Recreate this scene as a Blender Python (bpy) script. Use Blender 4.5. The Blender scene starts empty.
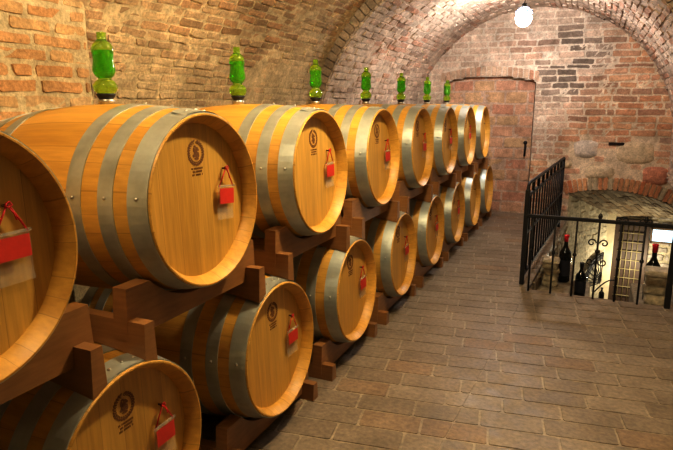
import bpy, math, random
from math import sin, cos, pi, sqrt, atan2, hypot
from mathutils import Vector, Matrix
random.seed(7)
COL = bpy.context.scene.collection
rnd = random.random
def U(a, b): return a + (b - a) * rnd()

# ------------------------------------------------------------------ materials
class N:
    def __init__(s, name):
        m = bpy.data.materials.new(name); m.use_nodes = True
        s.m = m; s.t = m.node_tree; s.n = s.t.nodes; s.l = s.t.links
        s.n.clear()
        s.out = s.n.new('ShaderNodeOutputMaterial'); s.b = s.n.new('ShaderNodeBsdfPrincipled')
        s.l.new(s.b.outputs[0], s.out.inputs[0])
    def node(s, t, **kw):
        n = s.n.new(t)
        for k, v in kw.items(): setattr(n, k, v)
        return n
    def put(s, sock, v):
        if hasattr(v, 'links') or isinstance(v, bpy.types.NodeSocket): s.l.new(v, sock)
        else: sock.default_value = v
    def math(s, op, a, b=None, clamp=False):
        n = s.node('ShaderNodeMath', operation=op); n.use_clamp = clamp
        s.put(n.inputs[0], a)
        if b is not None: s.put(n.inputs[1], b)
        return n.outputs[0]
    def mix(s, f, a, b, mode='MIX'):
        n = s.node('ShaderNodeMix', data_type='RGBA', blend_type=mode)
        s.put(n.inputs[0], f); s.put(n.inputs[6], a); s.put(n.inputs[7], b)
        return n.outputs[2]
    def noise(s, vec, scale, detail=4, rough=.6):
        n = s.node('ShaderNodeTexNoise'); n.inputs['Scale'].default_value = scale
        n.inputs['Detail'].default_value = detail; n.inputs['Roughness'].default_value = rough
        if vec is not None: s.l.new(vec, n.inputs['Vector'])
        return n.outputs[0]
    def ramp(s, f, *st):
        n = s.node('ShaderNodeValToRGB'); e = n.color_ramp.elements
        while len(e) < len(st): e.new(.5)
        for i, (p, c) in enumerate(st):
            e[i].position = p; e[i].color = c if len(c) == 4 else (*c, 1)
        s.put(n.inputs[0], f); return n.outputs[0]
    def mapr(s, f, a, b, c, d):
        n = s.node('ShaderNodeMapRange'); s.put(n.inputs[0], f)
        for i, v in enumerate((a, b, c, d)): n.inputs[i + 1].default_value = v
        return n.outputs[0]
    def obj(s, scale=(1, 1, 1)):
        tc = s.node('ShaderNodeTexCoord'); mp = s.node('ShaderNodeMapping')
        mp.inputs['Scale'].default_value = scale
        s.l.new(tc.outputs['Object'], mp.inputs[0]); return mp.outputs[0]
    def objrand(s):
        return s.node('ShaderNodeObjectInfo').outputs['Random']
    def bump(s, h, strength=.3, dist=.01):
        n = s.node('ShaderNodeBump'); n.inputs['Strength'].default_value = strength
        n.inputs['Distance'].default_value = dist
        s.l.new(h, n.inputs['Height']); s.l.new(n.outputs[0], s.b.inputs['Normal'])
    def set(s, **kw):
        for k, v in kw.items(): s.put(s.b.inputs[k.replace('_', ' ')], v)
        return s
def c4(r, g, b): return (r, g, b, 1)

def masonry_mat(name, rough=.9, bump=.5, fine=60, spec=.3, stain=.55):
    s = N(name); a = s.node('ShaderNodeAttribute'); a.attribute_name = 'Col'
    v = s.obj()
    n1 = s.noise(v, fine, 5); n2 = s.noise(v, 2.2, 5); n3 = s.noise(v, 14, 4)
    c = s.mix(1, a.outputs[0], s.ramp(n1, (.3, (.72, .72, .72)), (.7, (1.22, 1.2, 1.18))), 'MULTIPLY')
    c = s.mix(1, c, s.ramp(n3, (.3, (.75, .74, .72)), (.7, (1.18, 1.18, 1.18))), 'MULTIPLY')
    c = s.mix(stain, c, s.ramp(n2, (.35, (.55, .53, .5)), (.65, (1.2, 1.2, 1.2))), 'MULTIPLY')
    s.set(Base_Color=c, Roughness=rough, Specular_IOR_Level=spec)
    h = s.math('ADD', n1, s.math('MULTIPLY', n3, 1.5)); s.bump(h, bump, .012)
    return s.m
M = {}
M['brick'] = masonry_mat('old_brick_masonry')
M['stone'] = masonry_mat('rough_stone', bump=.8, fine=30)

def floor_mat():
    s = N('terracotta_pavers'); a = s.node('ShaderNodeAttribute'); a.attribute_name = 'Col'
    v = s.obj(); n1 = s.noise(v, 40, 6); n2 = s.noise(v, 3, 5); n3 = s.noise(v, 9, 4)
    c = s.mix(1, a.outputs[0], s.ramp(n1, (.3, (.7, .7, .7)), (.7, (1.25, 1.24, 1.2))), 'MULTIPLY')
    c = s.mix(.7, c, s.ramp(n2, (.35, (.7, .68, .66)), (.65, (1.2, 1.2, 1.22))), 'MULTIPLY')
    c = s.mix(.6, c, s.ramp(n3, (.3, (.75, .75, .75)), (.7, (1.2, 1.2, 1.2))), 'MULTIPLY')
    s.set(Base_Color=c, Roughness=s.mapr(n3, .3, .7, .36, .62), Specular_IOR_Level=.5)
    s.bump(s.math('ADD', n1, n3), .35, .006)
    return s.m
M['floor'] = floor_mat()

def stave_mat():
    s = N('oak_staves')
    tc = s.node('ShaderNodeTexCoord'); sp = s.node('ShaderNodeSeparateXYZ'); s.l.new(tc.outputs['Object'], sp.inputs[0])
    ang = s.math('ARCTAN2', sp.outputs[2], sp.outputs[1])
    r = s.objrand()
    u = s.math('MULTIPLY', s.math('ADD', s.math('DIVIDE', ang, 2 * pi), .5), 27)
    wob = s.math('MULTIPLY', s.math('SINE', s.math('MULTIPLY', u, 2.3)), .22)
    u = s.math('ADD', u, wob)
    k = s.math('FLOOR', u); f = s.math('FRACT', u)
    wn = s.node('ShaderNodeTexWhiteNoise', noise_dimensions='2D')
    cb = s.node('ShaderNodeCombineXYZ'); s.l.new(k, cb.inputs[0]); s.l.new(s.math('MULTIPLY', r, 37), cb.inputs[1])
    s.l.new(cb.outputs[0], wn.inputs['Vector'])
    seam = s.math('LESS_THAN', s.math('MINIMUM', f, s.math('SUBTRACT', 1, f)), .018)
    mp = s.node('ShaderNodeMapping'); s.l.new(tc.outputs['Object'], mp.inputs[0]); mp.inputs['Scale'].default_value = (3, 38, 38)
    ad = s.node('ShaderNodeVectorMath', operation='ADD'); s.l.new(mp.outputs[0], ad.inputs[0]); s.l.new(wn.outputs['Color'], ad.inputs[1])
    g = s.noise(ad.outputs[0], 1.6, 5, .6)
    c = s.mix(wn.outputs['Value'], c4(.58, .32, .052), c4(.67, .39, .08))
    c = s.mix(1, c, s.ramp(g, (.3, (.84, .79, .72)), (.7, (1.08, 1.08, 1.08))), 'MULTIPLY')
    c = s.mix(s.math('MULTIPLY', seam, .4), c, c4(.2, .085, .014))
    s.set(Base_Color=c, Roughness=s.mapr(g, .3, .7, .42, .55), Specular_IOR_Level=.5, Coat_Weight=.12, Coat_Roughness=.35)
    s.bump(g, .08, .004); return s.m
M['stave'] = stave_mat()

def head_mat():
    s = N('oak_head_planks')
    tc = s.node('ShaderNodeTexCoord'); sp = s.node('ShaderNodeSeparateXYZ'); s.l.new(tc.outputs['Object'], sp.inputs[0])
    r = s.objrand()
    u = s.math('ADD', s.math('MULTIPLY', sp.outputs[1], 11.5), s.math('MULTIPLY', r, 9))
    u = s.math('ADD', u, s.math('MULTIPLY', sp.outputs[2], s.mapr(r, 0, 1, -.5, .5)))
    k = s.math('FLOOR', u); f = s.math('FRACT', u)
    wn = s.node('ShaderNodeTexWhiteNoise', noise_dimensions='2D')
    cb = s.node('ShaderNodeCombineXYZ'); s.l.new(k, cb.inputs[0]); s.l.new(s.math('MULTIPLY', r, 91), cb.inputs[1])
    s.l.new(cb.outputs[0], wn.inputs['Vector'])
    seam = s.math('LESS_THAN', f, .02)
    mp = s.node('ShaderNodeMapping'); s.l.new(tc.outputs['Object'], mp.inputs[0]); mp.inputs['Scale'].default_value = (40, 46, 2.6)
    ad = s.node('ShaderNodeVectorMath', operation='ADD'); s.l.new(mp.outputs[0], ad.inputs[0]); s.l.new(wn.outputs['Color'], ad.inputs[1])
    g = s.noise(ad.outputs[0], 1.4, 5, .6)
    c = s.mix(wn.outputs['Value'], c4(.60, .35, .070), c4(.68, .42, .10))
    c = s.mix(1, c, s.ramp(g, (.3, (.8, .75, .68)), (.7, (1.1, 1.1, 1.1))), 'MULTIPLY')
    c = s.mix(s.math('MULTIPLY', seam, .45), c, c4(.2, .08, .015))
    s.set(Base_Color=c, Roughness=s.mapr(g, .3, .7, .34, .46), Specular_IOR_Level=.5, Coat_Weight=.25, Coat_Roughness=.28)
    s.bump(g, .05, .004); return s.m
M['head'] = head_mat()

def rack_mat():
    s = N('dark_stained_timber'); v = s.obj((3, 6, 40)); r = s.objrand()
    g = s.noise(v, 1.5, 5); g2 = s.noise(s.obj(), 5, 3)
    c = s.mix(g, c4(.20, .09, .03), c4(.44, .225, .08))
    c = s.mix(.5, c, s.ramp(g2, (.3, (.6, .6, .6)), (.7, (1.3, 1.25, 1.2))), 'MULTIPLY')
    s.set(Base_Color=c, Roughness=.42, Specular_IOR_Level=.5, Coat_Weight=.15, Coat_Roughness=.3); s.bump(g, .1, .004); return s.m
M['rack'] = rack_mat()

def metal_mat(name, col, rough, noise=10, amt=.4, metallic=1.0):
    s = N(name); v = s.obj(); g = s.noise(v, noise, 5)
    c = s.mix(amt, c4(*col), s.ramp(g, (.3, (.5, .5, .5)), (.7, (1.3, 1.3, 1.3))), 'MULTIPLY')
    s.set(Base_Color=c, Metallic=metallic, Roughness=s.mapr(g, .3, .7, rough, rough + .12)); s.bump(g, .03, .003); return s.m
M['hoop'] = metal_mat('galvanised_steel_hoop', (.50, .53, .48), .38, 9, .5, .6)
M['rivet'] = metal_mat('rivet_steel', (.6, .58, .52), .3)
M['iron'] = metal_mat('wrought_iron', (.022, .02, .02), .5, 40, .5, .4)

def plain(name, col, rough=.5, noise=20, amt=.25, **kw):
    s = N(name); g = s.noise(s.obj(), noise, 4)
    c = s.mix(amt, c4(*col), s.ramp(g, (.3, (.55, .55, .55)), (.7, (1.3, 1.3, 1.3))), 'MULTIPLY')
    s.set(Base_Color=c, Roughness=rough, **kw); return s.m
M['stamp'] = plain('burnt_brand_ink', (.22, .09, .025), .7, 300, .8)
M['card'] = plain('red_card', (.66, .045, .028), .5, 60, .15)
M['string'] = plain('red_string', (.62, .02, .015), .6)
M['nail'] = plain('dark_nail', (.1, .03, .02), .4)
M['rubber'] = plain('black_rubber', (.015, .014, .016), .45)
M['plaster'] = plain('pale_plaster', (.78, .70, .52), .9, 12, .35)
M['slab'] = plain('slab_edge', (.14, .095, .06), .8, 12, .4)
M['wine'] = plain('dark_wine_glass', (.006, .008, .007), .08, 5, .2)
M['wlabel'] = plain('dark_paper_label', (.02, .02, .028), .5)
M['wax'] = plain('red_wax', (.62, .02, .025), .35, 20, .15)
M['door'] = plain('dark_door_wood', (.06, .035, .022), .6, 14, .5)
M['lattice'] = plain('brassy_lattice', (.24, .20, .11), .45, 20, .3)
M['cord'] = plain('dark_cord', (.02, .02, .02), .6)
def glass(name, col, rough=.06, trans=.85, ior=1.45, emis=None):
    s = N(name); g = s.noise(s.obj(), 6, 2)
    c = s.mix(.25, c4(*col), s.ramp(g, (.3, (.7, .7, .7)), (.7, (1.2, 1.2, 1.2))), 'MULTIPLY')
    s.set(Base_Color=c, Roughness=rough, Transmission_Weight=trans, IOR=ior); return s.m
M['ggreen'] = glass('yellow_green_glass', (.50, .86, .06), .07, .9)
M['gdeep'] = glass('deep_green_glass', (.05, .80, .06), .1, .75)
M['shade'] = glass('clear_bluish_glass', (.75, .85, 1.0), .1, .9)
def pouch():
    s = N('clear_plastic_pouch')
    t = s.node('ShaderNodeBsdfTransparent'); mx = s.node('ShaderNodeMixShader')
    g = s.noise(s.obj(), 25, 2)
    s.l.new(s.mapr(g, .3, .7, .18, .36), mx.inputs[0])
    s.set(Base_Color=c4(.72, .66, .55), Roughness=.15, Specular_IOR_Level=.9)
    s.l.new(t.outputs[0], mx.inputs[1]); s.l.new(s.b.outputs[0], mx.inputs[2]); s.l.new(mx.outputs[0], s.out.inputs[0])
    return s.m
M['pouch'] = pouch()
def emit(name, col, st):
    s = N(name); s.set(Base_Color=c4(*col), Emission_Color=c4(*col), Emission_Strength=st); return s.m
M['bulb'] = emit('glowing_bulb', (1, .95, .93), 270)
M['winlight'] = emit('daylit_pane', (.55, .80, 1), 2.6)

# ------------------------------------------------------------------ mesh builder
class MB:
    def __init__(s): s.v = []; s.f = []; s.c = []; s.sm = []
    def add(s, vs, fs, col=None, smooth=False, mat=None):
        o = len(s.v)
        for p in vs:
            p = Vector(p)
            if mat is not None: p = mat @ p
            s.v.append(tuple(p)); s.c.append(col or (1, 1, 1))
        for f in fs: s.f.append([i + o for i in f]); s.sm.append(smooth)
        return s
    def box(s, a, b, bev=0.0, mat=None):
        (x0, y0, z0), (x1, y1, z1) = a, b
        if bev <= 0:
            vs = [(x0,y0,z0),(x1,y0,z0),(x1,y1,z0),(x0,y1,z0),(x0,y0,z1),(x1,y0,z1),(x1,y1,z1),(x0,y1,z1)]
            return s.add(vs, [(3,2,1,0),(4,5,6,7),(0,1,5,4),(1,2,6,5),(2,3,7,6),(3,0,4,7)], mat=mat)
        e = bev
        def ring(z, i): return [(x0+i+ (0),y0+i+e,z),(x0+i+e,y0+i,z),(x1-i-e,y0+i,z),(x1-i,y0+i+e,z),(x1-i,y1-i-e,z),(x1-i-e,y1-i,z),(x0+i+e,y1-i,z),(x0+i,y1-i-e,z)]
        vs = ring(z0, e*.7) + ring(z0+e, 0) + ring(z1-e, 0) + ring(z1, e*.7)
        fs = [tuple(range(7, -1, -1)), tuple(range(24, 32))]
        for k in range(3):
            for i in range(8):
                j = (i+1) % 8; fs.append((k*8+i, k*8+j, k*8+8+j, k*8+8+i))
        return s.add(vs, fs, mat=mat)
    def lathe(s, prof, seg=48, axis='Z', closed=False, mat=None, smooth=True):
        # prof: (radius, height) pairs
        vs = []; fs = []
        for r, h in prof:
            for i in range(seg):
                a = 2 * pi * i / seg
                vs.append((r*cos(a), r*sin(a), h) if axis == 'Z' else (h, r*cos(a), r*sin(a)))
        n = len(prof)
        for k in range(n if closed else n-1):
            q = (k+1) % n
            for i in range(seg):
                j = (i+1) % seg
                fs.append((k*seg+i, k*seg+j, q*seg+j, q*seg+i))
        return s.add(vs, fs, smooth=smooth, mat=mat)
    def tube(s, pts, r, seg=8, caps=True, mat=None):
        pts = [Vector(p) for p in pts]; vs = []; fs = []; n = len(pts)
        up = None
        for k, p in enumerate(pts):
            d = (pts[min(k+1, n-1)] - pts[max(k-1, 0)]).normalized()
            if up is None or abs(d.dot(up)) > .98:
                up = Vector((0, 0, 1)) if abs(d.z) < .9 else Vector((1, 0, 0))
            a = d.cross(up).normalized(); b = a.cross(d).normalized(); up = b
            rr = r[k] if isinstance(r, (list, tuple)) else r
            for i in range(seg):
                t = 2*pi*i/seg; vs.append(p + a*(rr*cos(t)) + b*(rr*sin(t)))
        for k in range(n-1):
            for i in range(seg):
                j = (i+1) % seg; fs.append((k*seg+i, k*seg+j, k*seg+seg+j, k*seg+seg+i))
        if caps: fs += [tuple(range(seg-1, -1, -1)), tuple(range((n-1)*seg, n*seg))]
        return s.add(vs, fs, smooth=seg > 4, mat=mat)
    def prism(s, poly, h0, h1, axis='Z', mat=None):
        n = len(poly)
        def P(p, h): return (p[0], p[1], h) if axis == 'Z' else (h, p[0], p[1]) if axis == 'X' else (p[0], h, p[1])
        vs = [P(p, h0) for p in poly] + [P(p, h1) for p in poly]
        fs = [tuple(range(n-1, -1, -1)), tuple(range(n, 2*n))] + [(i, (i+1) % n, n+(i+1) % n, n+i) for i in range(n)]
        return s.add(vs, fs, mat=mat)
    def build(s, name, m, parent=None, loc=None, color=False, flip=True):
        me = bpy.data.meshes.new(name); me.from_pydata(s.v, [], s.f)
        me.polygons.foreach_set('use_smooth', s.sm)
        if color:
            at = me.color_attributes.new('Col', 'FLOAT_COLOR', 'POINT')
            at.data.foreach_set('color', [x for c in s.c for x in (c[0], c[1], c[2], 1)])
        if flip:
            import bmesh
            bm = bmesh.new(); bm.from_mesh(me); bmesh.ops.recalc_face_normals(bm, faces=bm.faces); bm.to_mesh(me); bm.free()
        me.materials.append(m); me.update()
        o = bpy.data.objects.new(name, me); COL.objects.link(o)
        if parent: o.parent = parent
        if loc: o.location = loc
        return o
def thing(name, label, cat, loc=(0, 0, 0), group=None, rot=0):
    o = bpy.data.objects.new(name, None); COL.objects.link(o); o.location = loc; o.rotation_euler[2] = rot
    o.empty_display_size = .1
    tag(o, label, cat, group); return o
def tag(o, label, cat, group=None):
    o['label'] = label; o['category'] = cat
    if group: o['group'] = group
    return o
def structure(o, label=None):
    o['kind'] = 'structure'
    if label: o['label'] = label
    return o
def copy_tree(o, parent=None):
    c = o.copy(); COL.objects.link(c)
    if parent: c.parent = parent
    for ch in list(o.children): copy_tree(ch, c)
    return c
def mixc(a, b, t): return tuple(a[i] + (b[i] - a[i]) * t for i in range(3))
def mulc(a, k): return tuple(x * k for x in a)

# ------------------------------------------------------------------ masonry
def clip(poly, a, b, c):            # keep a*x + b*y <= c
    out = []
    for i in range(len(poly)):
        p, q = poly[i], poly[(i+1) % len(poly)]
        dp, dq = a*p[0]+b*p[1]-c, a*q[0]+b*q[1]-c
        if dp <= 0: out.append(p)
        if (dp < 0 < dq) or (dq < 0 < dp):
            t = dp/(dp-dq); out.append((p[0]+(q[0]-p[0])*t, p[1]+(q[1]-p[1])*t))
    return out
def brick(mb, poly, fmap, proud, col, bev=.006, base=-.012, jit=.002, tilt=.03):
    cx = sum(p[0] for p in poly)/len(poly); cy = sum(p[1] for p in poly)/len(poly)
    pts = []
    for i, p in enumerate(poly):                       # cut corners + midpoints give worn edges
        a = poly[i-1]; b = poly[(i+1) % len(poly)]
        for q, t in ((a, .12), (b, .12)):
            L = hypot(q[0]-p[0], q[1]-p[1]) or 1
            k = min(.3, U(.004, .014)/L)
            pts.append((p[0]+(q[0]-p[0])*k + U(-jit, jit), p[1]+(q[1]-p[1])*k + U(-jit, jit)))
        L = hypot(b[0]-p[0], b[1]-p[1])
        if L > .12:
            for t in (.35, .7): pts.append((p[0]+(b[0]-p[0])*t + U(-jit, jit), p[1]+(b[1]-p[1])*t + U(-jit, jit)))
    n = len(pts); tx, ty = U(-tilt, tilt), U(-tilt, tilt)
    lo = [fmap(x, y, base) for x, y in pts]; hi = []
    for x, y in pts:
        L = hypot(x-cx, y-cy) or 1; k = max(0, 1 - bev/L)
        X, Y = cx+(x-cx)*k, cy+(y-cy)*k
        hi.append(fmap(X, Y, proud + tx*(X-cx) + ty*(Y-cy)))
    mb.add(lo+hi, [tuple(range(n, 2*n))] + [(i, (i+1) % n, n+(i+1) % n, n+i) for i in range(n)], col)
def courses(mb, u0, u1, v0, v1, L, H, gap, fmap, colf, keep=None, proud=(.002, .010), jit=.003, lvar=.25, clips=None, bev=.006):
    v = v0; row = 0
    while v < v1 - .3*H:
        h = H*U(.92, 1.08); u = u0 - L*(.5 if row % 2 else 0) - U(0, .12)*L
        while u < u1:
            l = L*U(1-lvar, 1+lvar*.6)
            if rnd() < .12: l *= .55
            a, b = max(u, u0), min(u+l, u1)
            t = min(v+h, v1)
            if b-a > .03 and t-v > .02:
                cu, cv = (a+b)/2, (v+t)/2
                if keep is None or keep(cu, cv, a, b, v, t):
                    d = gap/2
                    w = U(-1, 1)*jit*1.2
                    poly = [(a+d, v+d+w), (b-d, v+d-w), (b-d, t-d-w), (a+d, t-d+w)]
                    c, pr = colf(cu, cv)
                    brick(mb, poly, fmap, U(*proud)*pr, c, jit=jit, bev=bev)
            u += l
        v += h; row += 1
def grid(mb, u0, u1, v0, v1, nu, nv, fmap, colf, amp=.004, keep=None):
    idx = {}; vs = []; cs = []
    o = len(mb.v)
    for j in range(nv+1):
        for i in range(nu+1):
            u = u0+(u1-u0)*i/nu; v = v0+(v1-v0)*j/nv
            mb.v.append(tuple(fmap(u, v, U(-amp, amp)))); mb.c.append(colf(u, v))
    for j in range(nv):
        for i in range(nu):
            if keep and not keep(u0+(u1-u0)*(i+.5)/nu, v0+(v1-v0)*(j+.5)/nv): continue
            a = o+j*(nu+1)+i
            mb.f.append([a, a+1, a+nu+2, a+nu+1]); mb.sm.append(True)

def smooth_noise(seed):
    rg = random.Random(seed); g = {}
    def at(x, y):
        def h(i, j):
            if (i, j) not in g: g[(i, j)] = random.Random(hash((seed, i, j))).random()
            return g[(i, j)]
        i, j = math.floor(x), math.floor(y); fx, fy = x-i, y-j
        fx = fx*fx*(3-2*fx); fy = fy*fy*(3-2*fy)
        return (h(i, j)*(1-fx)+h(i+1, j)*fx)*(1-fy)+(h(i, j+1)*(1-fx)+h(i+1, j+1)*fx)*fy
    return lambda x, y: .65*at(x, y)+.35*at(2.1*x+5, 2.1*y+3)
nA, nB, nC, nD = (smooth_noise(k) for k in (11, 22, 33, 44))

CX, CZ, RF, RN = .40, 1.06, 1.66, 1.76      # vault centre, far and near radii
YM, YB = 4.95, 8.10                          # far vault front edge, back wall
WX0, WX1, WY = .80, 2.32, 4.74               # stair well: left, right, near edge
WELL_Z = -2.1

# vault: u along arc measured from left springing, v along Y
def vault_map(R):
    L = pi*R
    def f(u, v, h):                          # u: 0..L arc from the left wall springing; negative / beyond = vertical wall
        if u < 0: return (CX-R+h, v, CZ+u)
        if u > L: return (CX+R-h, v, CZ-(u-L))
        a = pi - u/R; r = R-h
        return (CX+r*cos(a), v, CZ+r*sin(a))
    return f, L
def col_near(u, v):
    k = nA(u*1.6, v*1.1); b = rnd()
    brickc = mixc((.42, .29, .18), (.60, .46, .29), b)
    if rnd() < .22: brickc = mixc(brickc, (.52, .32, .18), .7)
    if rnd() < .10: brickc = mixc(brickc, (.28, .18, .10), .7)
    m = mixc(brickc, (.68, .57, .38), min(.85, max(0, (k-.38)*1.9)))
    return m, U(.5, 1.2)
def col_far(u, v):
    k = nB(u*1.7, v*1.7)
    brickc = mixc((.56, .43, .35), (.68, .56, .47), rnd())
    if rnd() < .2: brickc = mixc(brickc, (.52, .26, .17), .6)
    if rnd() < .15: brickc = mixc(brickc, (.26, .19, .15), .6)
    m = mixc(brickc, (.74, .66, .57), min(1, max(0, (k-.4)*1.8)))
    return m, 1.3
def ortho(c, a):                             # swap axes so courses run along Y
    return lambda u, v: c(v, u)
mort_near = lambda u, v: mulc((.64, .53, .35), U(.82, 1.1))
mort_far = lambda u, v: mulc((.66, .57, .48), U(.75, 1.08))

fN, LN = vault_map(RN); fF, LF = vault_map(RF)
# near vault with its side walls down to the floor
mb = MB()
sw = lambda f: (lambda a, b, h: f(b, a, h))  # (v,u) -> (u,v)
grid(mb, -2.2, YM+.02, -CZ, LN+CZ, 60, 90, sw(fN), lambda a, b: mulc(mort_near(b, a), 1 if b < LN*.6 else .3), .004)  # unseen right side coloured darker so it bounces less light
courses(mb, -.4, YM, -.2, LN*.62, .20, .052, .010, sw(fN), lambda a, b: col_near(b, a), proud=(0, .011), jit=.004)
structure(mb.build('ceiling', M['brick'], color=True, flip=False), 'rough brick barrel vault over the near barrels')
# step between the vaults and far vault
mb = MB()
grid(mb, YM, YB+.05, -CZ, LF+.50, 40, 84, sw(fF), lambda a, b: mort_far(b, a), .006)
mb.add([(CX+RF-.005, YM, CZ-.50), (CX+RF-.005, YB+.05, CZ-.50), (2.6, YB+.05, CZ-.50), (2.6, YM, CZ-.50)], [(0, 1, 2, 3)], (.5, .42, .34))
courses(mb, YM+.005, YB, -.3, LF+.48, .21, .066, .013, sw(fF), lambda a, b: col_far(b, a), proud=(0, .014), jit=.005)
def ringmap(u, v, h):
    a = pi - u; r = RF + v
    return (CX+r*cos(a), YM+.03-h, CZ+r*sin(a))
grid(mb, -.02, pi+.02, -.01, RN-RF+.03, 90, 2, ringmap, lambda a, b: mulc((.44, .36, .27), U(.8, 1.1)), .002)
k = 0
while k < 74:
    a0 = pi*k/74; a1 = pi*(k+1)/74
    c, pr = col_far(a0*3, 1)
    brick(mb, [(a0+.002, .004), (a1-.002, .004), (a1-.002, RN-RF+.02), (a0+.002, RN-RF+.02)], ringmap, .03*U(.8, 1.1), mulc(mixc(c, (.5, .4, .3), .8), U(.7, .85)), bev=.002, base=.012, jit=.002)  # ring bricks darkened: shade of the step put into their colour
    k += 1
grid(mb, CX+RF-.03, 2.75, -.16, 1.3, 8, 14, lambda u, v, h: (u, YM-.012+h, v), lambda a, b: mulc((.42, .34, .25), U(.8, 1.1)), .002)
structure(mb.build('ceiling.001', M['brick'], color=True, flip=False), 'lower pale brick vault at the far end')

# flat pier of the left wall near the camera
mb = MB()
PX, PY = -1.10, 2.14
pm = lambda u, v, h: (PX+h, u, v)
grid(mb, -2.2, PY, 0, 2.25, 60, 50, pm, lambda a, b: mulc((.56, .47, .31), U(.86, 1.08)), .004)
pe = lambda u, v, h: (PX-.3+u, PY+h, v)
grid(mb, 0, .3, 0, 2.25, 4, 50, pe, lambda a, b: mulc((.56, .42, .25), U(.8, 1.05)), .004)
def col_pier(u, v):
    k = nC(u*2.3, v*3.5)
    b = mixc((.50, .28, .13), (.58, .38, .20), rnd())
    if rnd() < .2: b = mixc(b, (.55, .40, .22), .6)
    return mixc(b, (.58, .48, .31), min(.9, max(0, (k-.42)*2.2))), 1
courses(mb, .2, PY, .9, 2.25, .25, .0655, .017, pm, col_pier, proud=(.0, .008), jit=.0035)
structure(mb.build('wall_left', M['brick'], color=True, flip=False), 'flat brick pier of the left wall')

# unseen wall behind the camera, coloured dark to cut bounce light
mb = MB()
grid(mb, -1.6, 2.4, 0, 3, 20, 16, lambda u, v, h: (u, -2.1+h, v), lambda a, b: mulc((.16, .11, .07), U(.85, 1.1)), .004)
structure(mb.build('wall_front', M['brick'], color=True, flip=False))

# ---- back wall
AX, AZ0, AZ1, AW = 1.44, .28, .405, .66      # low arch: centre x, springing z, crown z, half width
AWR = .92; AWL = .50
AR = (AW**2+(AZ1-AZ0)**2)/(2*(AZ1-AZ0)); ACZ = AZ1-AR
def low_arch_z(x):
    d = x-AX
    return ACZ+sqrt(max(0, AR*AR-d*d)) if -AWL-.2 <= d <= AWR+.1 else -9
NX0, NX1 = -.80, .415                        # bricked-up niche
def niche_z(x):
    t = (x-(NX0+NX1)/2)/((NX1-NX0)/2)
    return 1.795+.075*(1-t*t)
STONES = [(1.10, .93, .17, .13), (1.68, .90, .24, .16), (1.28, .63, .20, .10), (1.93, .62, .17, .13), (.86, .72, .10, .06)]
RV = .17
def keep_wall(cu, cv, a, b, v, t):
    if hypot(cu-CX, cv-CZ) > RF+.12 and cv > CZ: return False
    if NX0-.0 < cu < NX1+.0 and cv < niche_z(cu)+.13: return False
    if NX0-.05 < cu < NX1+.05 and niche_z(cu)-.1 < cv < niche_z(cu)+.15 and False: return False
    if AX-AWL-.04 < cu and cv < low_arch_z(cu)+RV+.02: return False
    for sx, sz, rx, rz in STONES:
        if ((cu-sx)/(rx+.03))**2+((cv-sz)/(rz+.02))**2 < 1: return False
    return True
def wall_tone(x, z):
    # 0 = pinkish plastered left/top, 1 = orange right
    return min(1, max(0, (x-.55)*1.6 - (z-1.25)*.9 + (nA(x*2, z*2)-.5)*1.2 + .2))
def col_wall(x, z):
    t = wall_tone(x, z)
    b = mixc((.50, .32, .24), (.66, .49, .40), rnd())
    o = mixc((.54, .27, .16), (.64, .40, .25), rnd())
    c = mixc(b, o, t)
    if rnd() < .2: c = mixc(c, (.34, .21, .15), .7)
    k = nB(x*2.2+4, z*2.2)
    pl = min(.5, max(0, (k-.42+.24*(1-t))*2.4))
    c = mixc(c, (.74, .65, .56), pl*(1-.55*t))
    d = math.exp(-((x-.82)**2/.10+(z-2.0)**2/.16))
    if nC(x*5, z*7) > .35: c = mixc(c, (.16, .13, .11), min(.85, d*1.6))
    return c, 1.2
wm = lambda u, v, h: (u, YB-h, v)
def keepg(u, v):
    if AX-AWL < u < AX+AWR and v < low_arch_z(u)+.01: return False
    if u < .9 and v < -.1: return False
    if NX0 < u < NX1 and v < niche_z(u): return False
    return True
mb = MB()
grid(mb, -1.4, 2.5, WELL_Z, 2.85, 158, 200, wm, lambda x, z: mulc(mixc((.78, .69, .60), (.72, .59, .45), wall_tone(x, z)), U(.82, 1.06)), .004, keepg)
for ua, ub, va, vb in ((-1.32, NX0, 0, 1.992), (NX1, 2.4, 0, 1.992), (-1.32, 2.4, 1.992, 2.85)):
    courses(mb, ua, ub, va, vb, .27, .083, .016, wm, col_wall, keep_wall, proud=(.0, .010), jit=.005, lvar=.35)
# niche infill, set back
nm = lambda u, v, h: (u, YB+.075-h, v)
grid(mb, NX0-.03, NX1+.03, 0, 1.9, 30, 40, nm, lambda x, z: mulc((.62, .47, .38), U(.85, 1.05)), .003)
def col_niche(x, z):
    c = mixc((.54, .29, .21), (.66, .44, .31), rnd())
    if rnd() < .25: c = mixc(c, (.60, .45, .27), .6)
    return c, 1
courses(mb, NX0-.01, NX1+.01, .01, 1.88, .30, .157, .020, nm, col_niche, lambda cu, cv, a, b, v, t: v < niche_z(cu), proud=(.002, .010), jit=.004, lvar=.12)
# niche reveal
for xx in (NX0, NX1):
    mb.add([(xx, YB, 0), (xx, YB+.09, 0), (xx, YB+.09, niche_z(xx)), (xx, YB, niche_z(xx))], [(0, 1, 2, 3)], (.5, .38, .3))
n = 24; vs = []
for i in range(n+1):
    x = NX0+(NX1-NX0)*i/n; vs += [(x, YB-.004, niche_z(x)), (x, YB+.09, niche_z(x))]
mb.add(vs, [(2*i, 2*i+1, 2*i+3, 2*i+2) for i in range(n)], (.36, .26, .2))
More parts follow.
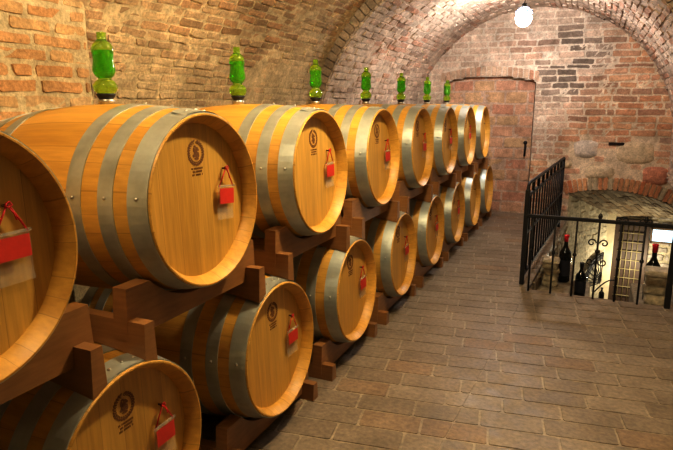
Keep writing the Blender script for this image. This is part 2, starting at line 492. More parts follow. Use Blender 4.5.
# niche soldier arch
n = 19
for i in range(n):
    a, b = NX0-.05+(NX1-NX0+.1)*i/n, NX0-.05+(NX1-NX0+.1)*(i+1)/n
    za, zb = niche_z(max(NX0, min(NX1, a))), niche_z(max(NX0, min(NX1, b)))
    c = mixc((.52, .30, .21), (.68, .55, .44), rnd()**.6)
    brick(mb, [(a+.006, za+.004), (b-.006, zb+.004), (b-.006, zb+.13), (a+.006, za+.13)], wm, .016, c, bev=.004, jit=.003)
# low arch voussoirs
n = 26; ang = math.asin(min(1, (AWL+.05)/AR)); ang2 = math.asin(.9/AR)
def lam(u, v, h): return (AX+(AR+v)*sin(u), YB-h, ACZ+(AR+v)*cos(u))
for i in range(n):
    a, b = -ang+(ang+ang2)*i/n, -ang+(ang+ang2)*(i+1)/n
    g = .005/AR
    c = mixc((.50, .20, .10), (.62, .36, .2), rnd())
    if rnd() < .25: c = (.5, .42, .3)
    brick(mb, [(a+g, 0), (b-g, 0), (b-g, RV), (a+g, RV)], lambda u, v, h: lam(u, v, h), .018, c, bev=.004, jit=.0)
# field stones in the wall
for sx, sz, rx, rz in STONES:
    nn = 14; poly = [(sx+rx*U(.84, 1)*abs(cos(t))**.6*(1 if cos(t) > 0 else -1), sz+rz*U(.84, 1)*abs(sin(t))**.6*(1 if sin(t) > 0 else -1)) for t in [2*pi*i/nn for i in range(nn)]]
    c = mixc((.58, .46, .30), (.66, .55, .42), rnd())
    if sx < 1.2 and sz > .8: c = (.62, .55, .49)
    if sx > 1.9: c = (.56, .26, .17)
    vs = [wm(x, z, -.01) for x, z in poly]+[wm(sx+(x-sx)*.85, sz+(z-sz)*.85, .016) for x, z in poly]+[wm(sx+(x-sx)*.4, sz+(z-sz)*.4, .028) for x, z in poly]
    mb.add(vs, [tuple(range(2*nn, 3*nn))]+[(k*nn+i, k*nn+(i+1) % nn, k*nn+nn+(i+1) % nn, k*nn+nn+i) for k in (0, 1) for i in range(nn)], c, smooth=True)
# putlog slot as a thin proud strip, its inner shade put in as near-black
mb.box((1.36, YB-.017, .985), (1.54, YB-.002, 1.02))
for i in range(-8, 0): mb.c[i] = (.03, .02, .015)
structure(mb.build('wall_back', M['brick'], color=True, flip=False), 'brick end wall with bricked up niche and low arch')

# iron pull hanging in the niche
mb = MB(); px, pz = .335, .93; y = YB+.06
mb.tube([(px, y, pz+.05), (px+.004, y-.02, pz+.0), (px-.002, y-.015, pz-.13)], [.012, .016, .012], 8)
t = thing('iron_pull', 'small dark iron pull on the bricked up niche', 'handle', (px, y, pz))
o = mb.build('pull_bar', M['iron'], t); o.location = (-px, -y, -pz)
mb = MB().lathe([(0, -.012), (.022, -.012), (.026, 0), (.016, .02), (0, .02)], 16, 'Z', mat=Matrix.Translation((0, 0, 0)) @ Matrix.Rotation(pi/2, 4, 'X'))
mb.build('rosette', M['iron'], t, (0, -.005, .055))

# ---- floor
def fedge(y): return .80+.0446*(y-WY)
FR = math.radians(9)
def fmapf(u, v, h): return (u*cos(FR)-v*sin(FR), u*sin(FR)+v*cos(FR), h-.006)
class FM(MB): pass
mb = MB()
basec = lambda a, b: mulc((.34, .285, .21), U(.8, 1.15))
grid(mb, 0, 1, -2.15, YB+.09, 20, 90, lambda u, v, h: (-1.42+(fedge(v)+1.42)*u, v, h-.0034), basec, .0008)
grid(mb, 0, 1, -2.15, WY, 18, 60, lambda u, v, h: (fedge(v)+(2.5-fedge(v))*u, v, h-.0034), basec, .0008)
def floor_tile(poly_uv, c):
    world = [(u*cos(FR)-v*sin(FR), u*sin(FR)+v*cos(FR)) for u, v in poly_uv]
    for side in (1, -1):
        q = clip(world, side, -.0446*side, side*(.80-.0446*WY))
        q = clip(q, 0, 1, YB+.08 if side > 0 else WY); q = clip(clip(clip(q, -1, 0, 1.42), 1, 0, 2.5), 0, -1, 2.15)
        if len(q) >= 3:
            ar = abs(sum(q[i-1][0]*q[i][1]-q[i][0]*q[i-1][1] for i in range(len(q))))/2
            if ar > .0012: brick(mb, q, lambda u, v, h: (u, v, h), U(-.0010, 0), c, bev=.0025, base=-.008, jit=.0012, tilt=.004)
v = -3.2; row = 0
while v < 8.6:
    u = -2.6 + (.15 if row % 2 else 0) + U(-.05, .05)
    while u < 4.4:
        l = .30*U(.9, 1.08)
        k = nD(u*.9, v*.9)
        c = mixc((.225, .182, .132), (.285, .237, .18), rnd())
        c = mixc(c, (.20, .15, .12), max(0, k-.4))
        if rnd() < .08: c = mixc(c, (.27, .175, .10), .5)
        floor_tile([(u+.004, v+.004), (u+l-.004, v+.004), (u+l-.004, v+.146), (u+.004, v+.146)], c)
        u += l
    v += .15; row += 1
for z0, q in ((0, [(-1.42, -2.15), (fedge(-2.15), -2.15), (fedge(YB+.09), YB+.09), (-1.42, YB+.09)]), (0, [(fedge(-2.15), -2.15), (2.5, -2.15), (2.5, WY), (fedge(WY), WY)])):
    mb.prism(q, -.16, -.012)
for i in range(-16, 0): mb.c[i] = (.16, .11, .07)
structure(mb.build('floor', M['floor'], color=True, flip=False), 'worn brown terracotta paver floor')

# ---- stair well and tunnel (stone)
def stone_wall(name, P0, P1, z0, z1, side, label, ca=(.42, .37, .28), cb=(.58, .52, .40), L=.22, H=.12, pr=.025, mort=(.50, .45, .34)):
    mb = MB(); d = Vector((P1[0]-P0[0], P1[1]-P0[1], 0)); ln = d.length; d.normalize(); nrm = Vector((-d.y, d.x, 0))*side
    def f(u, v, h): return tuple(Vector((P0[0], P0[1], 0))+d*u+nrm*h+Vector((0, 0, v)))
    grid(mb, 0, ln, z0, z1, max(2, int(ln/.1)), max(2, int((z1(0) if callable(z1) else z1)-z0)*8 or 2), f, lambda a, b: mulc(mort, U(.8, 1.1)), .006)
    courses(mb, 0, ln, z0, z1, L, H, .022, f, lambda a, b: (mulc(mixc(ca, cb, rnd()), U(.8, 1.1)), 1), proud=(.0, pr), jit=.010, lvar=.45, bev=.018)
    return structure(mb.build(name, M['stone'], color=True, flip=False), label)
stone_wall('wall_left.001', (fedge(WY)-.004, WY-.02), (fedge(YB)-.004, YB), WELL_Z, -.014, -1, 'stone side of the stair well')
stone_wall('wall_right', (2.31, WY-.02), (2.31, YB), WELL_Z, .62, 1, 'right side of the stair well')
stone_wall('wall_front.001', (WX0, WY-.012), (2.31, WY-.012), WELL_Z, -.16, 1, 'stone under the landing')
TX, TY = 1.47, 9.05
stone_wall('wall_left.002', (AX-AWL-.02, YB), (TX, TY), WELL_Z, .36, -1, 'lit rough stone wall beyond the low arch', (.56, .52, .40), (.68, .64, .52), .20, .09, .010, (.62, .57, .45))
stone_wall('wall_right.001', (2.37, YB), (2.95, 9.4), WELL_Z, .36, 1, 'right wall beyond the low arch')
mb = MB(); mb.box((TX-.02, TY-.0, WELL_Z), (1.575, TY+.30, .1))
structure(mb.build('trim_1', M['plaster']), 'bright plastered pier')
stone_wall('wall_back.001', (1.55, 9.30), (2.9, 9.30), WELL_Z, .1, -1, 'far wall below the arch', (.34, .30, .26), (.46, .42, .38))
# sloping soffit
mb = MB(); A = []; B = []
n = 16
for i in range(n+1):
    t = i/n; x = AX-AWL-.03+(AWL+AWR+.06)*t; A.append((x, YB+.0, low_arch_z(x)))
    B.append((1.42+(3.0-1.42)*t, 9.34, -.16+.0*t-.10*(2*t-1)**2+.03))
vs = []; m_ = 20
def sof(u, v, h):
    i = min(n-1, int(v*n)); f = v*n-i
    a = Vector(A[i]).lerp(Vector(A[i+1]), f); b = Vector(B[i]).lerp(Vector(B[i+1]), f)
    p = a.lerp(b, u); p.z -= h; return tuple(p)
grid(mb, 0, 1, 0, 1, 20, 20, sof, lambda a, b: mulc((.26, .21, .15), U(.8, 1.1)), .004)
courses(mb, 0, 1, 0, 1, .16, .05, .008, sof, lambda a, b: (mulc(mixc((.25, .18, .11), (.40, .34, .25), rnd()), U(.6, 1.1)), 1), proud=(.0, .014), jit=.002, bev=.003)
structure(mb.build('ceiling.002', M['brick'], color=True, flip=False), 'sloping brick soffit over the stairs')
# stairs going down
mb = MB(); ns = 7
for i in range(ns):
    y0 = 5.15+i*.42; z = -.36-i*.17
    mb.box((1.285, y0, WELL_Z), (1.655, y0+.44, z), .012)
mb.box((.80, 8.09, WELL_Z), (2.6, 9.29, -1.47), .012)
structure(mb.build('floor.001', M['slab']), 'steps going down')
mb = MB(); mb.box((WX0+.0, 4.95, WELL_Z), (1.11, 6.35, -.175), .012)
mb.c = [(.40, .35, .26)]*len(mb.v)
structure(mb.build('trim_2', M['stone'], color=True), 'stone ledge left of the steps')
mb = MB(); mb.box((1.112, 5.0, WELL_Z), (1.283, 6.35, -.345), .012)
mb.c = [(.40, .35, .26)]*len(mb.v)
structure(mb.build('trim_4', M['stone'], color=True), 'lower stone ledge left of the steps')
mb = MB(); mb.box((1.66, 5.0, WELL_Z), (2.30, 6.35, -.30), .012)
mb.c = [(.40, .35, .26)]*len(mb.v)
structure(mb.build('trim_3', M['stone'], color=True), 'stone ledge right of the steps')
mb = MB(); mb.box((1.39, 8.40, -1.47), (1.55, 8.56, -1.225), .02)
mb.c = [(.40, .35, .26)]*len(mb.v)
structure(mb.build('trim_5', M['stone'], color=True), 'low plinth under the arch')

# stone pedestals
def pedestal(x0, x1, y0, y1, z0, z1, label):
    t = thing('stone_pedestal', label, 'pedestal', ((x0+x1)/2, (y0+y1)/2, z0), 'stone pedestals beside the stairs')
    w, d, h = (x1-x0)/2, (y1-y0)/2, z1-z0
    mb = MB(); n = 4
    for k in range(n):                                   # rough stacked blocks
        a, b = h*.86*k/n, h*.86*(k+1)/n
        e = U(-.012, .012); c = mulc(mixc((.46, .40, .28), (.58, .52, .38), rnd()), U(.85, 1.1))
        ring = []
        for zz, s in ((a+.002, .93), (a+.018, 1), (b-.018, 1), (b-.002, .93)):
            for i in range(16):
                t_ = 2*pi*i/16; q = .55
                X = w*.9*s*abs(cos(t_))**q*(1 if cos(t_) > 0 else -1)+e+U(-.006, .006); Y = d*.9*s*abs(sin(t_))**q*(1 if sin(t_) > 0 else -1)+U(-.006, .006)
                ring.append((X, Y, zz))
        mb.add(ring, [tuple(range(15, -1, -1)), tuple(range(48, 64))]+[(r*16+i, r*16+(i+1) % 16, r*16+16+(i+1) % 16, r*16+16+i) for r in range(3) for i in range(16)], c)
    mb.build('shaft', M['stone'], t, color=True)
    mb = MB(); mb.box((-w, -d, h*.86), (w, d, h), .014)
    for i in range(len(mb.v)): mb.c[i] = (.60, .54, .42); mb.v[i] = tuple(mb.v[i][j]+U(-.005, .005)*(j < 2) for j in range(3))
    mb.build('capstone', M['stone'], t, color=True)
pedestal(.845, 1.0, 5.42, 5.60, -.175, .085, 'pale rough stone pedestal inside the corner of the railings')
pedestal(1.70, 1.90, 5.42, 5.62, -.30, .085, 'pale rough stone pedestal at the right edge, below the red-topped bottle')

# wine bottles
def bottle(x, y, z, h, r, label, cap='wax', lab=True):
    t = thing('wine_bottle', label, 'bottle', (x, y, z), 'bottles around the stairs')
    pr = [(0, .0), (r*.86, 0), (r, .01*h/.4), (r, h*.55), (r*.93, h*.63), (r*.55, h*.71), (r*.34, h*.77), (r*.31, h*.9), (r*.36, h*.965), (r*.33, h*.985), (0, h*.985)]
    MB().lathe(pr, 28).build('bottle_glass', M['wine'], t)
    MB().lathe([(r*.335, h*.86), (r*.365, h*.86), (r*.40, h*.96), (r*.46, h*.99), (r*.40, h), (0, h)], 20).build('capsule', M[cap], t)
    if lab:
        n = 16; vs = []
        for i in range(n+1):
            a = -pi*.9+pi*.8*i/n
            vs += [((r+.0015)*cos(a), (r+.0015)*sin(a), h*.14), ((r+.0015)*cos(a), (r+.0015)*sin(a), h*.48)]
        MB().add(vs, [(2*i, 2*i+2, 2*i+3, 2*i+1) for i in range(n)], smooth=True).build('paper_label', M['wlabel'], t)
    return t
bottle(1.035, 5.685, -.175, .46, .055, 'tall dark wine bottle with red capsule between pale pedestal and steps')
bottle(1.19, 5.80, -.345, .345, .05, 'dark wine bottle with dark cap on the lower ledge, right of the tall red-topped one', 'rubber')
bottle(1.79, 5.80, -.30, .545, .062, 'dark wine bottle with red capsule rising behind the right-hand pedestal')
bottle(1.466, 8.48, -1.225, .20, .036, 'smallest wine bottle, far down below the arch by the bright pier', 'rubber', False)

# fan shaped iron grille on the lit wall
W0, W1 = Vector((AX-AWL-.02, YB, 0)), Vector((TX, TY, 0)); wd = (W1-W0).normalized(); wn_ = Vector((wd.y, -wd.x, 0))
FC = W0+wd*((W1-W0).length*.88)+wn_*.055; FC.z = -1.08
t = thing('fan_grille', 'quarter-fan wrought iron grille on the lit stone wall below the arch', 'grille', FC)
def fp(r, a): return wd*(-r*cos(a))+Vector((0, 0, r*sin(a)))
for r in (.16, .42, .46):
    MB().tube([fp(r, pi/2*k/14) for k in range(15)], .010 if r > .2 else .008, 6).build('arc_bar', M['iron'], t)
for k in range(9):
    a = pi/2*k/8
    MB().tube([fp(.02, a), fp(.46, a)], .008, 6).build('spoke', M['iron'], t)
MB().prism([(.455*cos(pi/2*k/14), .455*sin(pi/2*k/14)) for k in range(15)]+[(.36*cos(pi/2*k/14), .36*sin(pi/2*k/14)) for k in range(14, -1, -1)], 0, .006, 'Y',
    mat=Matrix(((-wd.x, wn_.x, 0, 0), (-wd.y, wn_.y, 0, 0), (0, 0, 1, 0), (0, 0, 0, 1))) @ Matrix.Translation((0, -.006, 0))).build('rim_plate', M['iron'], t)

# lattice door and window on the far wall
FY = 9.262
mb = MB(); dx0, dx1, dz0, dz1 = 1.60, 2.0, -1.47, -.225
d1 = structure(MB().box((dx0, FY-.012, dz0), (dx1, FY+.01, dz1), .004).build('door_1', M['door']), 'dark door with pale metal lattice')
fr = MB(); fr.box((dx0-.05, FY-.05, dz0), (dx0+.035, FY+.01, dz1+.05), .006); fr.box((dx1-.03, FY-.05, dz0), (dx1+.04, FY+.01, dz1+.05), .006); fr.box((dx0-.05, FY-.05, dz1-.0), (dx1+.04, FY+.01, dz1+.07), .006)
fr.build('door_frame', M['door'], d1)
lt = MB()
for k in range(1, 5): x = dx0+.03+(dx1-dx0-.06)*k/5; lt.tube([(x, FY-.028, dz0+.02), (x, FY-.028, dz1-.01)], .0075, 6)
for k in range(1, 9): z = dz0+(dz1-dz0)*k/9; lt.tube([(dx0+.03, FY-.034, z), (dx1-.03, FY-.034, z)], .0075, 6)
lt.build('lattice', M['lattice'], d1)
w1 = structure(MB().box((2.08, FY-.02, -.455), (2.40, FY-.008, -.285), .003).build('window_1', M['winlight']), 'small bright window above the lattice door')
fr = MB()
for a, b in (((2.02, FY-.04, -.485), (2.43, FY, -.455)), ((2.02, FY-.04, -.285), (2.43, FY, -.255)), ((2.05, FY-.04, -.485), (2.08, FY, -.255)), ((2.40, FY-.04, -.485), (2.43, FY, -.255))): fr.box(a, b, .004)
fr.build('window_frame', M['slab'], w1)

# ------------------------------------------------------------------ railings
def bar(a, b, r, name='bar', p=None, m='iron', seg=6):
    a, b = Vector(a), Vector(b); return MB().tube([a, b], r, seg).build(name, M[m], p)
def scroll(c, r, turns, dirx, dirz, p, y=0, n=26):
    pts = []
    for k in range(n):
        f = k/(n-1); a = f*turns*2*pi; rr = r*(1-.75*f)
        pts.append((c[0]+dirx*(r-rr*cos(a)) , y, c[1]+dirz*rr*sin(a)))
    return MB().tube(pts, .0055, 6).build('scroll', M['iron'], p)
RX0, RX1, RY = .785, 1.80, 4.70
t = thing('iron_railing', 'low black wrought iron railing with scrolls across the head of the stairs', 'railing', (RX0, RY, 0), 'stair railings')
Wd = RX1-RX0; RH = .625
MB().box((-.03, -.012, RH-.014), (Wd+.03, .012, RH+.014), .004).build('top_rail', M['iron'], t)
xs = [.02, .19, .347, .505, .655, .815]
for k, x in enumerate(xs):
    bar((x, 0, 0), (x, 0, RH), .0085, 'bar', t)
    kn = MB().lathe([(0, -.02), (.013, -.01), (.016, 0), (.013, .01), (0, .02)], 12)
    o = kn.build('collar', M['iron'], t); o.location = (x, 0, .34 if k not in (3,) else .385)
MB().box((Wd-.02, -.016, 0), (Wd+.02, .016, RH+.05), .004).build('post', M['iron'], t)
x3 = xs[3]
for sx in (-1, 1):
    scroll((x3+sx*.012, .45), .032, 1.1, sx, 1, t); scroll((x3+sx*.012, .30), .032, 1.1, sx, -1, t)
for sx, xx in ((1, xs[3]),):
    MB().tube([(xx+sx*.008+sx*.15*f, 0, .06+.11*sin(f*pi*.6)) for f in [k/12 for k in range(13)]], .005, 6).build('branch', M['iron'], t)
for xx in (xs[4], xs[5]):
    for sx in (-1, 1): scroll((xx+sx*.006, RH+.02), .02, 1.0, sx, 1, t)
o = MB().lathe([(0, -.02), (.012, -.012), (.017, .005), (.010, .022), (0, .035)], 12).build('finial', M['iron'], t); o.location = (x3, 0, RH+.03)
o = MB().lathe([(0, -.02), (.012, -.012), (.017, .005), (.010, .022), (0, .035)], 12).build('finial', M['iron'], t); o.location = (xs[5], 0, RH+.03)

S0, S1 = Vector((.735, 4.86, 0)), Vector((.875, 7.45, 0))
sd = S1-S0; SL = sd.length
t = thing('iron_railing', 'taller black iron railing with close upright bars running back along the stair well', 'railing', S0, 'stair railings', atan2(sd.y, sd.x))
SH = .86
MB().tube([(0, 0, 0), (0, 0, SH-.06), (.02, 0, SH-.02), (.06, 0, SH), (SL, 0, SH)], .014, 8).build('top_rail', M['iron'], t)
bar((SL, 0, 0), (SL, 0, SH), .016, 'post', t, seg=8); 
o = MB().box((-.018, -.018, 0), (.018, .018, SH-.05), .004).build('post', M['iron'], t)
MB().box((0, -.010, SH-.115), (SL, .010, SH-.09), .003).build('upper_rail', M['iron'], t)
MB().box((0, -.010, .06), (SL, .010, .085), .003).build('bottom_rail', M['iron'], t)
MB().box((0, -.010, RH-.2), (SL, .010, RH-.18), .003).build('middle_rail', M['iron'], t)
nb = 15
for k in range(1, nb): x = SL*k/nb; bar((x, 0, 0.06), (x, 0, SH-.10), .0085, 'bar', t)
for k in range(1, 9): x = SL*k/9; MB().box((x-.012, -.012, SH-.09), (x+.012, .012, SH-.005), .003).build('block', M['iron'], t)

# ------------------------------------------------------------------ barrels
HL, RB, RH0 = .485, .347, .30
TILT = math.radians(2.2)                      # heads tip up a touch, rear ends lower
def ax(x): return -(HL-x)*math.tan(TILT)       # height of the axis relative to the head centre
def prof(x): return RB-(RB-RH0)*(abs(x)/HL)**2
def make_barrel():
    root = thing('wine_barrel', '', 'barrel')
    # staves with recessed ends (axis X, local centre at z = RB)
    pr = []
    rin, dep = .272, .056
    pr.append((rin-.004, -HL+dep)); pr.append((rin, -HL+.032)); pr.append((RH0-.007, -HL)); pr.append((RH0-.002, -HL)); pr.append((RH0, -HL+.003))
    for k in range(1, 24): x = -HL+2*HL*k/24; pr.append((prof(x), x))
    pr += [(RH0, HL-.003), (RH0-.002, HL), (RH0-.007, HL), (rin, HL-.032), (rin-.004, HL-dep)]
    b = MB().lathe(pr, 72, 'X').build('barrel_body', M['stave'], root, (0, 0, RB))
    md = b.modifiers.new('edges', 'EDGE_SPLIT'); md.split_angle = math.radians(38)
    for sx in (1, -1):
        x = sx*(HL-dep+.004)
        h = MB().lathe([(0, x), (rin, x), (rin, x-sx*.018), (0, x-sx*.018)], 64, 'X', smooth=False).build('barrel_head', M['head'], root, (0, 0, RB))
    for sx in (1, -1):
        for k, (d0, d1) in enumerate(((.007, .076), (.127, .182), (.247, .304))):
            xa, xb = sx*(HL-d0), sx*(HL-d1); th = .0032
            P = [(prof(xa+(xb-xa)*q/4), xa+(xb-xa)*q/4) for q in range(5)]
            pp = [(r+th, x) for r, x in P]+[(r-.002, x) for r, x in P[::-1]]
            mb = MB().lathe(pp, 72, 'X', closed=True, smooth=False)
            if k == 0 and sx > 0:                         # overlapping lap of the chime hoop, with three rivets
                vs = []; nn = 12
                for q in range(nn+1):
                    a = math.radians(72+34*q/nn); sh = .006*abs(2*q/nn-1)**6*2
                    for r, x in (P[0], P[-1]):
                        xx = x-(sh if x == P[0][1] else -sh); rr = r+th+.0028
                        vs.append((xx, rr*cos(a), rr*sin(a)))
                mb.add(vs, [(2*q, 2*q+1, 2*q+3, 2*q+2) for q in range(nn)], smooth=True)
            hp = mb.build('hoop', M['hoop'], root, (0, 0, RB))
            hp.modifiers.new('edges', 'EDGE_SPLIT').split_angle = math.radians(35)
            if sx > 0:
                xm = (xa+xb)/2; rr = prof(xm)+th
                angs = [math.radians(a) for a in ((80, 89, 98) if k == 0 else (86,))]+[math.radians(171)]
                for a in angs:
                    mat = Matrix.Rotation(a-pi/2, 4, 'X')
                    rv = MB().lathe([(.006, 0), (.0052, .0025), (.0025, .004), (0, .0042)], 10, 'Z', mat=mat)
                    rv.build('rivet', M['rivet'], hp, (xm, (rr+.0025)*cos(a), (rr+.0025)*sin(a)))
    # burnt brand on the front head: laurel ring, a rearing figure inside, lines of lettering under it
    fx = HL-dep+.0045; st = MB(); rg = random.Random(3)
    def blob(y, z, ry, rz, rot=0, n=10):
        poly = []
        for i in range(n):
            a = 2*pi*i/n; k = rg.uniform(.85, 1.1); u, v = ry*cos(a)*k, rz*sin(a)*k
            poly.append((y+u*cos(rot)-v*sin(rot), z+u*sin(rot)+v*cos(rot)))
        st.prism(poly, fx, fx+.0008, 'X')
    by, bz = .004, .166
    for i in range(26):
        a = 2*pi*i/26+.1
        if abs(a-pi/2) < .15: continue
        blob(by+.041*cos(a), bz+.041*sin(a), .0075, .0032, a+pi/2+.5)
        blob(by+.034*cos(a+.1), bz+.034*sin(a+.1), .0045, .0022, a+pi/2-.5)
    for q in ((0, -.004, .011, .014), (.006, .013, .008, .008), (-.009, .010, .006, .009), (-.012, -.010, .007, .006), (.012, -.008, .005, .010), (.002, -.020, .012, .005), (-.004, .022, .006, .004), (.014, .010, .004, .004)):
        blob(by+q[0], bz+q[1], q[2], q[3])
    for row, (z, w) in enumerate(((.112, .062), (.101, .050), (.090, .058))):
        y = by-w/2
        while y < by+w/2:
            l = rg.uniform(.0025, .0048)
            if rg.random() < .86: st.prism([(y, z-.0032), (y+l*.7, z-.0034), (y+l*.75, z+.0032), (y+.0002, z+.003)], fx, fx+.0008, 'X')
            y += l+.0012
    st.build('brand_stamp', M['stamp'], root, (0, 0, RB))
    n_ = MB().lathe([(0, 0), (.0035, 0), (.0035, .012), (.007, .013), (.005, .017), (0, .018)], 10, 'X').build('nail', M['nail'], root, (fx, .150, RB+.098))
    return root
FRONT = .0
def up(i): return (FRONT-HL, .719+.895*i+(.012, -.014)[i]*1 if i < 2 else .719+.895*i, 1.17-RB)
def lo(i): return (FRONT+.005-HL, 1.181+.895*i, .422-RB)
def place_barrel(o, p):                        # keep the head centre where it is and tip the axis
    o.rotation_euler[1] = -TILT
    c = Vector((HL*cos(TILT)-RB*sin(TILT), 0, HL*sin(TILT)+RB*cos(TILT)))
    o.location = Vector(p)+Vector((HL, 0, RB))-c
ordn = ['nearest', 'second', 'third', 'fourth', 'fifth', 'sixth', 'seventh', 'farthest']
def blabel(row, i):
    r = 'upper' if row == 'U' else 'lower'
    if i == 0: return ('nearest upper-row oak barrel, cut off by the left edge of the photo' if row == 'U'
                       else 'nearest lower-row oak barrel, head cut off by the bottom of the photo')
    if row == 'U' and i == 1: return 'largest fully framed oak barrel with grey hoops, second from the camera in the upper row'
    if i == 7: return f'farthest oak barrel of the {r} row, next to the brick end wall'
    return f'{ordn[i]} oak barrel from the camera in the {r} row, grey steel hoops'
proto = make_barrel(); barrels = {}
first = True
for row, fn in (('U', up), ('L', lo)):
    for i in range(8):
        o = proto if first else copy_tree(proto); first = False
        place_barrel(o, fn(i)); tag(o, blabel(row, i), 'barrel', 'oak barrels in the '+('upper' if row == 'U' else 'lower')+' row')
        barrels[row, i] = o

# ------------------------------------------------------------------ cradles
def make_cradle(upper):
    root = thing('barrel_cradle', '', 'cradle')             # local origin: barrel axis centre projected to z = axis - RB
    zc = RB; top = -.31
    for sx in (1, -1):
        xc = sx*(HL-.105); r = prof(xc-sx*.03)+.007; w = .028; za = ax(xc)-.028*math.tan(TILT); ht = -.228+za*.6
        bt = -.397
        pts = [(-.355, bt), (.388, bt), (.378, ht)]
        ai = math.asin((ht-za)/r); n = 18
        for k in range(n+1):
            a = ai+((-pi-ai)-ai)*k/n
            pts.append((r*cos(a), za+r*sin(a)))
        pts += [(-.345, ht)]
        MB().prism(pts, xc-w, xc+w, 'X').build('saddle_beam', M['rack'], root, (0, 0, zc))
    for yb, dy in ((.334, -.127), (-.328, .106)):
        w0, w1 = .020, .027; vs = []; n = 22; tp = -.335
        for k in range(n+1):
            x = -HL+.01+(2*HL-.02)*k/n
            for s in (-1, 1):
                if upper:
                    e = dy+s*w1; zb = sqrt((prof(x)+.0065)**2-e*e)+ax(x)+.422-1.17
                else: zb = .0-.422
                vs += [(x, yb+s*w1, min(zb, tp-.02)), (x, yb+s*w0, tp)]
        fs = []
        for k in range(n):
            a = 4*k; b = a+4
            fs += [(a, b, b+1, a+1), (a+2, a+3, b+3, b+2), (a+1, b+1, b+3, a+3), (a, a+2, b+2, b)]
        fs += [(0, 1, 3, 2), (4*n, 4*n+2, 4*n+3, 4*n+1)]
        MB().add(vs, fs).build('cross_bar', M['rack'], root, (0, 0, zc))
    return root
for row, fn in (('U', up), ('L', lo)):
    pr_ = make_cradle(row == 'U')
    for i in range(8):
        o = pr_ if i == 0 else copy_tree(pr_)
        o.location = fn(i)
        w = 'upper' if row == 'U' else 'lower'
        where = 'resting on the lower barrels' if row == 'U' else 'standing on the floor'
        nm = {0: 'nearest', 7: 'farthest'}.get(i, ordn[i]+'')
        tag(o, f'dark timber cradle under the {nm} {w}-row barrel, {where}' if i in (0, 7) else f'dark timber cradle under the {nm} {w}-row barrel from the camera, {where}', 'cradle', f'cradles under the {w} barrels')

# ------------------------------------------------------------------ green glass airlocks
def make_airlock():
    t = thing('glass_airlock', '', 'airlock')
    MB().lathe([(0, -.004), (.030, -.004), (.031, .010), (.028, .013), (0, .013)], 24).build('seat_ring', M['rivet'], t)
    MB().lathe([(0, .013), (.025, .013), (.035, .029), (.034, .034), (0, .034)], 24).build('stopper', M['rubber'], t)
    MB().lathe([(.028, .034), (.038, .040), (.0445, .054), (.044, .064), (.035, .078), (.023, .086), (.024, .091), (.034, .100), (.0405, .115), (.040, .128), (.0365, .150), (.036, .165),
                (.039, .185), (.0385, .198), (.033, .212), (.022, .222), (.017, .226), (.0165, .245), (.018, .252), (.012, .254), (0, .254)], 36).build('glass_body', M['ggreen'], t)
    MB().lathe([(0, .094), (.022, .096), (.030, .112), (.0305, .130), (.028, .16), (.029, .186), (.024, .190), (0, .190)], 28).build('inner_bell', M['gdeep'], t)
    return t
pa = make_airlock()
for i in range(1, 8):
    o = pa if i == 1 else copy_tree(pa)
    x, y, z = up(i); o.location = (x, y, z+2*RB+ax(0)+.006); o.scale = (1, 1, 1.09)
    if i == 1: o.location.y += .034; o.scale = (1, 1, 1.0); o.rotation_euler[2] = i*1.3
    tag(o, f'bulbous green glass airlock on black stopper, on the {ordn[i]} upper-row barrel' + ('' if i == 7 else ' from the camera'), 'airlock', 'green glass airlocks on the upper barrels')

# ------------------------------------------------------------------ hanging pouches
def make_tag(tilt, cw, ch, chh):
    t = thing('card_pouch', '', 'card pouch')
    # origin at the nail; x = out of the head
    w, top, h = .049, -.066, .125
    a = Matrix.Rotation(tilt, 4, 'X')
    for s in (-1, 1):
        MB().tube([(.004, s*.0035, -.001), (.003, s*.02, -.03), (.002, s*(w-.006), top-.003)], .0024, 6, mat=a).build('string', M['string'], t)
    MB().tube([(.006, -.006, .004), (.007, .004, .007), (.007, .009, 0), (.006, 0, -.006), (.006, -.008, -.001), (.007, -.004, .005)], .0028, 6, mat=a).build('knot', M['string'], t)
    MB().tube([(.005, .0, -.005), (.006, .012, -.022), (.006, .016, -.038)], .002, 6, mat=a).build('string', M['string'], t)
    mb = MB(); n = 6
    for (z0, z1) in ((top, top-h),):
        vs = []
        for k in range(n+1):
            z = z0+(z1-z0)*k/n; bx = .002+.002*sin(k*1.1)
            vs += [(bx-.004, -w, z), (bx-.003, 0, z), (bx-.004, w, z)]
        fs = []
        for k in range(n):
            for q in range(2): fs.append((3*k+q, 3*k+q+1, 3*k+q+4, 3*k+q+3))
        mb.add(vs, fs, smooth=True, mat=a)
    mb.box((.001, -w-.001, top-.004), (.0075, w+.001, top+.003), mat=a)
    mb.build('pouch', M['pouch'], t, flip=False)
    MB().box((.0042, -w+.006, top-.010-ch), (.0055, w-.006+cw, top-.010), mat=a).build('red_card', M['card'], t)
    return t
tags = [('U', i) for i in range(7)]+[('L', i) for i in range(6)]
for row, i in tags:
    o = make_tag(U(-.12, .08), 0, U(.052, .064), 0)
    x, y, z = up(i) if row == 'U' else lo(i)
    dy = -.006 if (row, i) == ('U', 0) else 0
    o.location = (x+HL-.0495+.0125-.098*math.tan(TILT), y+.150+dy, z+RB+.098)
    o.rotation_euler[1] = -TILT
    if dy: 
        for ch in barrels[row, i].children:
            if ch.name.startswith('nail'): ch.location.y += dy
    w = 'upper' if row == 'U' else 'lower'
    tag(o, f'clear pouch holding red card, hung on the {ordn[i]} {w}-row barrel' + ('' if i == 0 else ' from the camera'), 'pouch', 'red card pouches on the barrel heads')

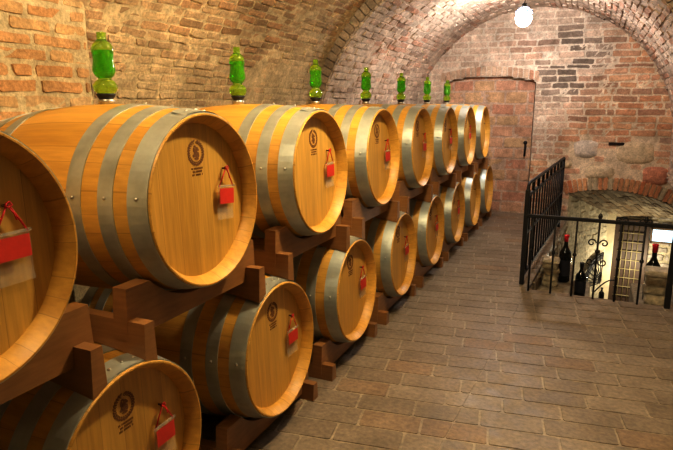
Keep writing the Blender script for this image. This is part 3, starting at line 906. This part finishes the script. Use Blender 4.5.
# ------------------------------------------------------------------ hanging lamp
LX, LY, LZ = .41, 6.5, 2.376
t = thing('pendant_lamp', 'bright bare-looking white lamp hanging from the vault near the end wall', 'lamp', (LX, LY, LZ))
MB().tube([(0, 0, .13), (.004, 0, .2), (0, 0, .335)], .006, 8).build('cord', M['cord'], t)
MB().lathe([(0, .15), (.02, .15), (.028, .13), (.028, .10), (.022, .085), (0, .085)], 24).build('lamp_holder', M['cord'], t)
MB().lathe([(.03, .115), (.06, .10), (.088, .070), (.094, .052), (.091, .051), (.085, .068), (.058, .095), (.03, .11)], 32, closed=True).build('glass_collar', M['shade'], t)
MB().lathe([(0, -.085), (.035, -.079), (.064, -.054), (.080, -.017), (.080, .015), (.064, .048), (.036, .07), (.024, .085), (0, .085)], 32).build('bulb', M['bulb'], t)

# ------------------------------------------------------------------ lights
def light(kind, loc, power, col, size=.1, rot=None, **kw):
    l = bpy.data.lights.new(kind, kind); l.energy = power; l.color = col
    if kind == 'AREA': l.size = size
    elif kind == 'POINT': l.shadow_soft_size = size
    o = bpy.data.objects.new('lamp_light', l); COL.objects.link(o); o.location = loc
    if rot: o.rotation_euler = rot
    return o
light('POINT', (.72, 2.5, 2.58), 114, (1, .86, .58), .05)
light('POINT', (.10, .55, 2.66), 40, (1, .86, .58), .08)
light('POINT', (1.95, 8.80, -.80), 24, (1, .90, .66), .06)
w = bpy.data.worlds.new('dim_cellar'); bpy.context.scene.world = w; w.use_nodes = True
w.node_tree.nodes['Background'].inputs[0].default_value = (.05, .045, .04, 1)
w.node_tree.nodes['Background'].inputs[1].default_value = .3

# ------------------------------------------------------------------ camera
cd = bpy.data.cameras.new('camera'); cam = bpy.data.objects.new('camera', cd); COL.objects.link(cam)
cam.location = (1.2064, 0, 1.5); cam.rotation_euler = (pi/2-.21022, 0, .42541)
cd.sensor_width = 36; cd.lens = 567.04/673*36; cd.clip_start = .02
sc = bpy.context.scene; sc.camera = cam
sc.view_settings.view_transform = 'Standard'; sc.view_settings.look = 'None'; sc.view_settings.exposure = .50; sc.view_settings.gamma = .76
sc.cycles.max_bounces = 8
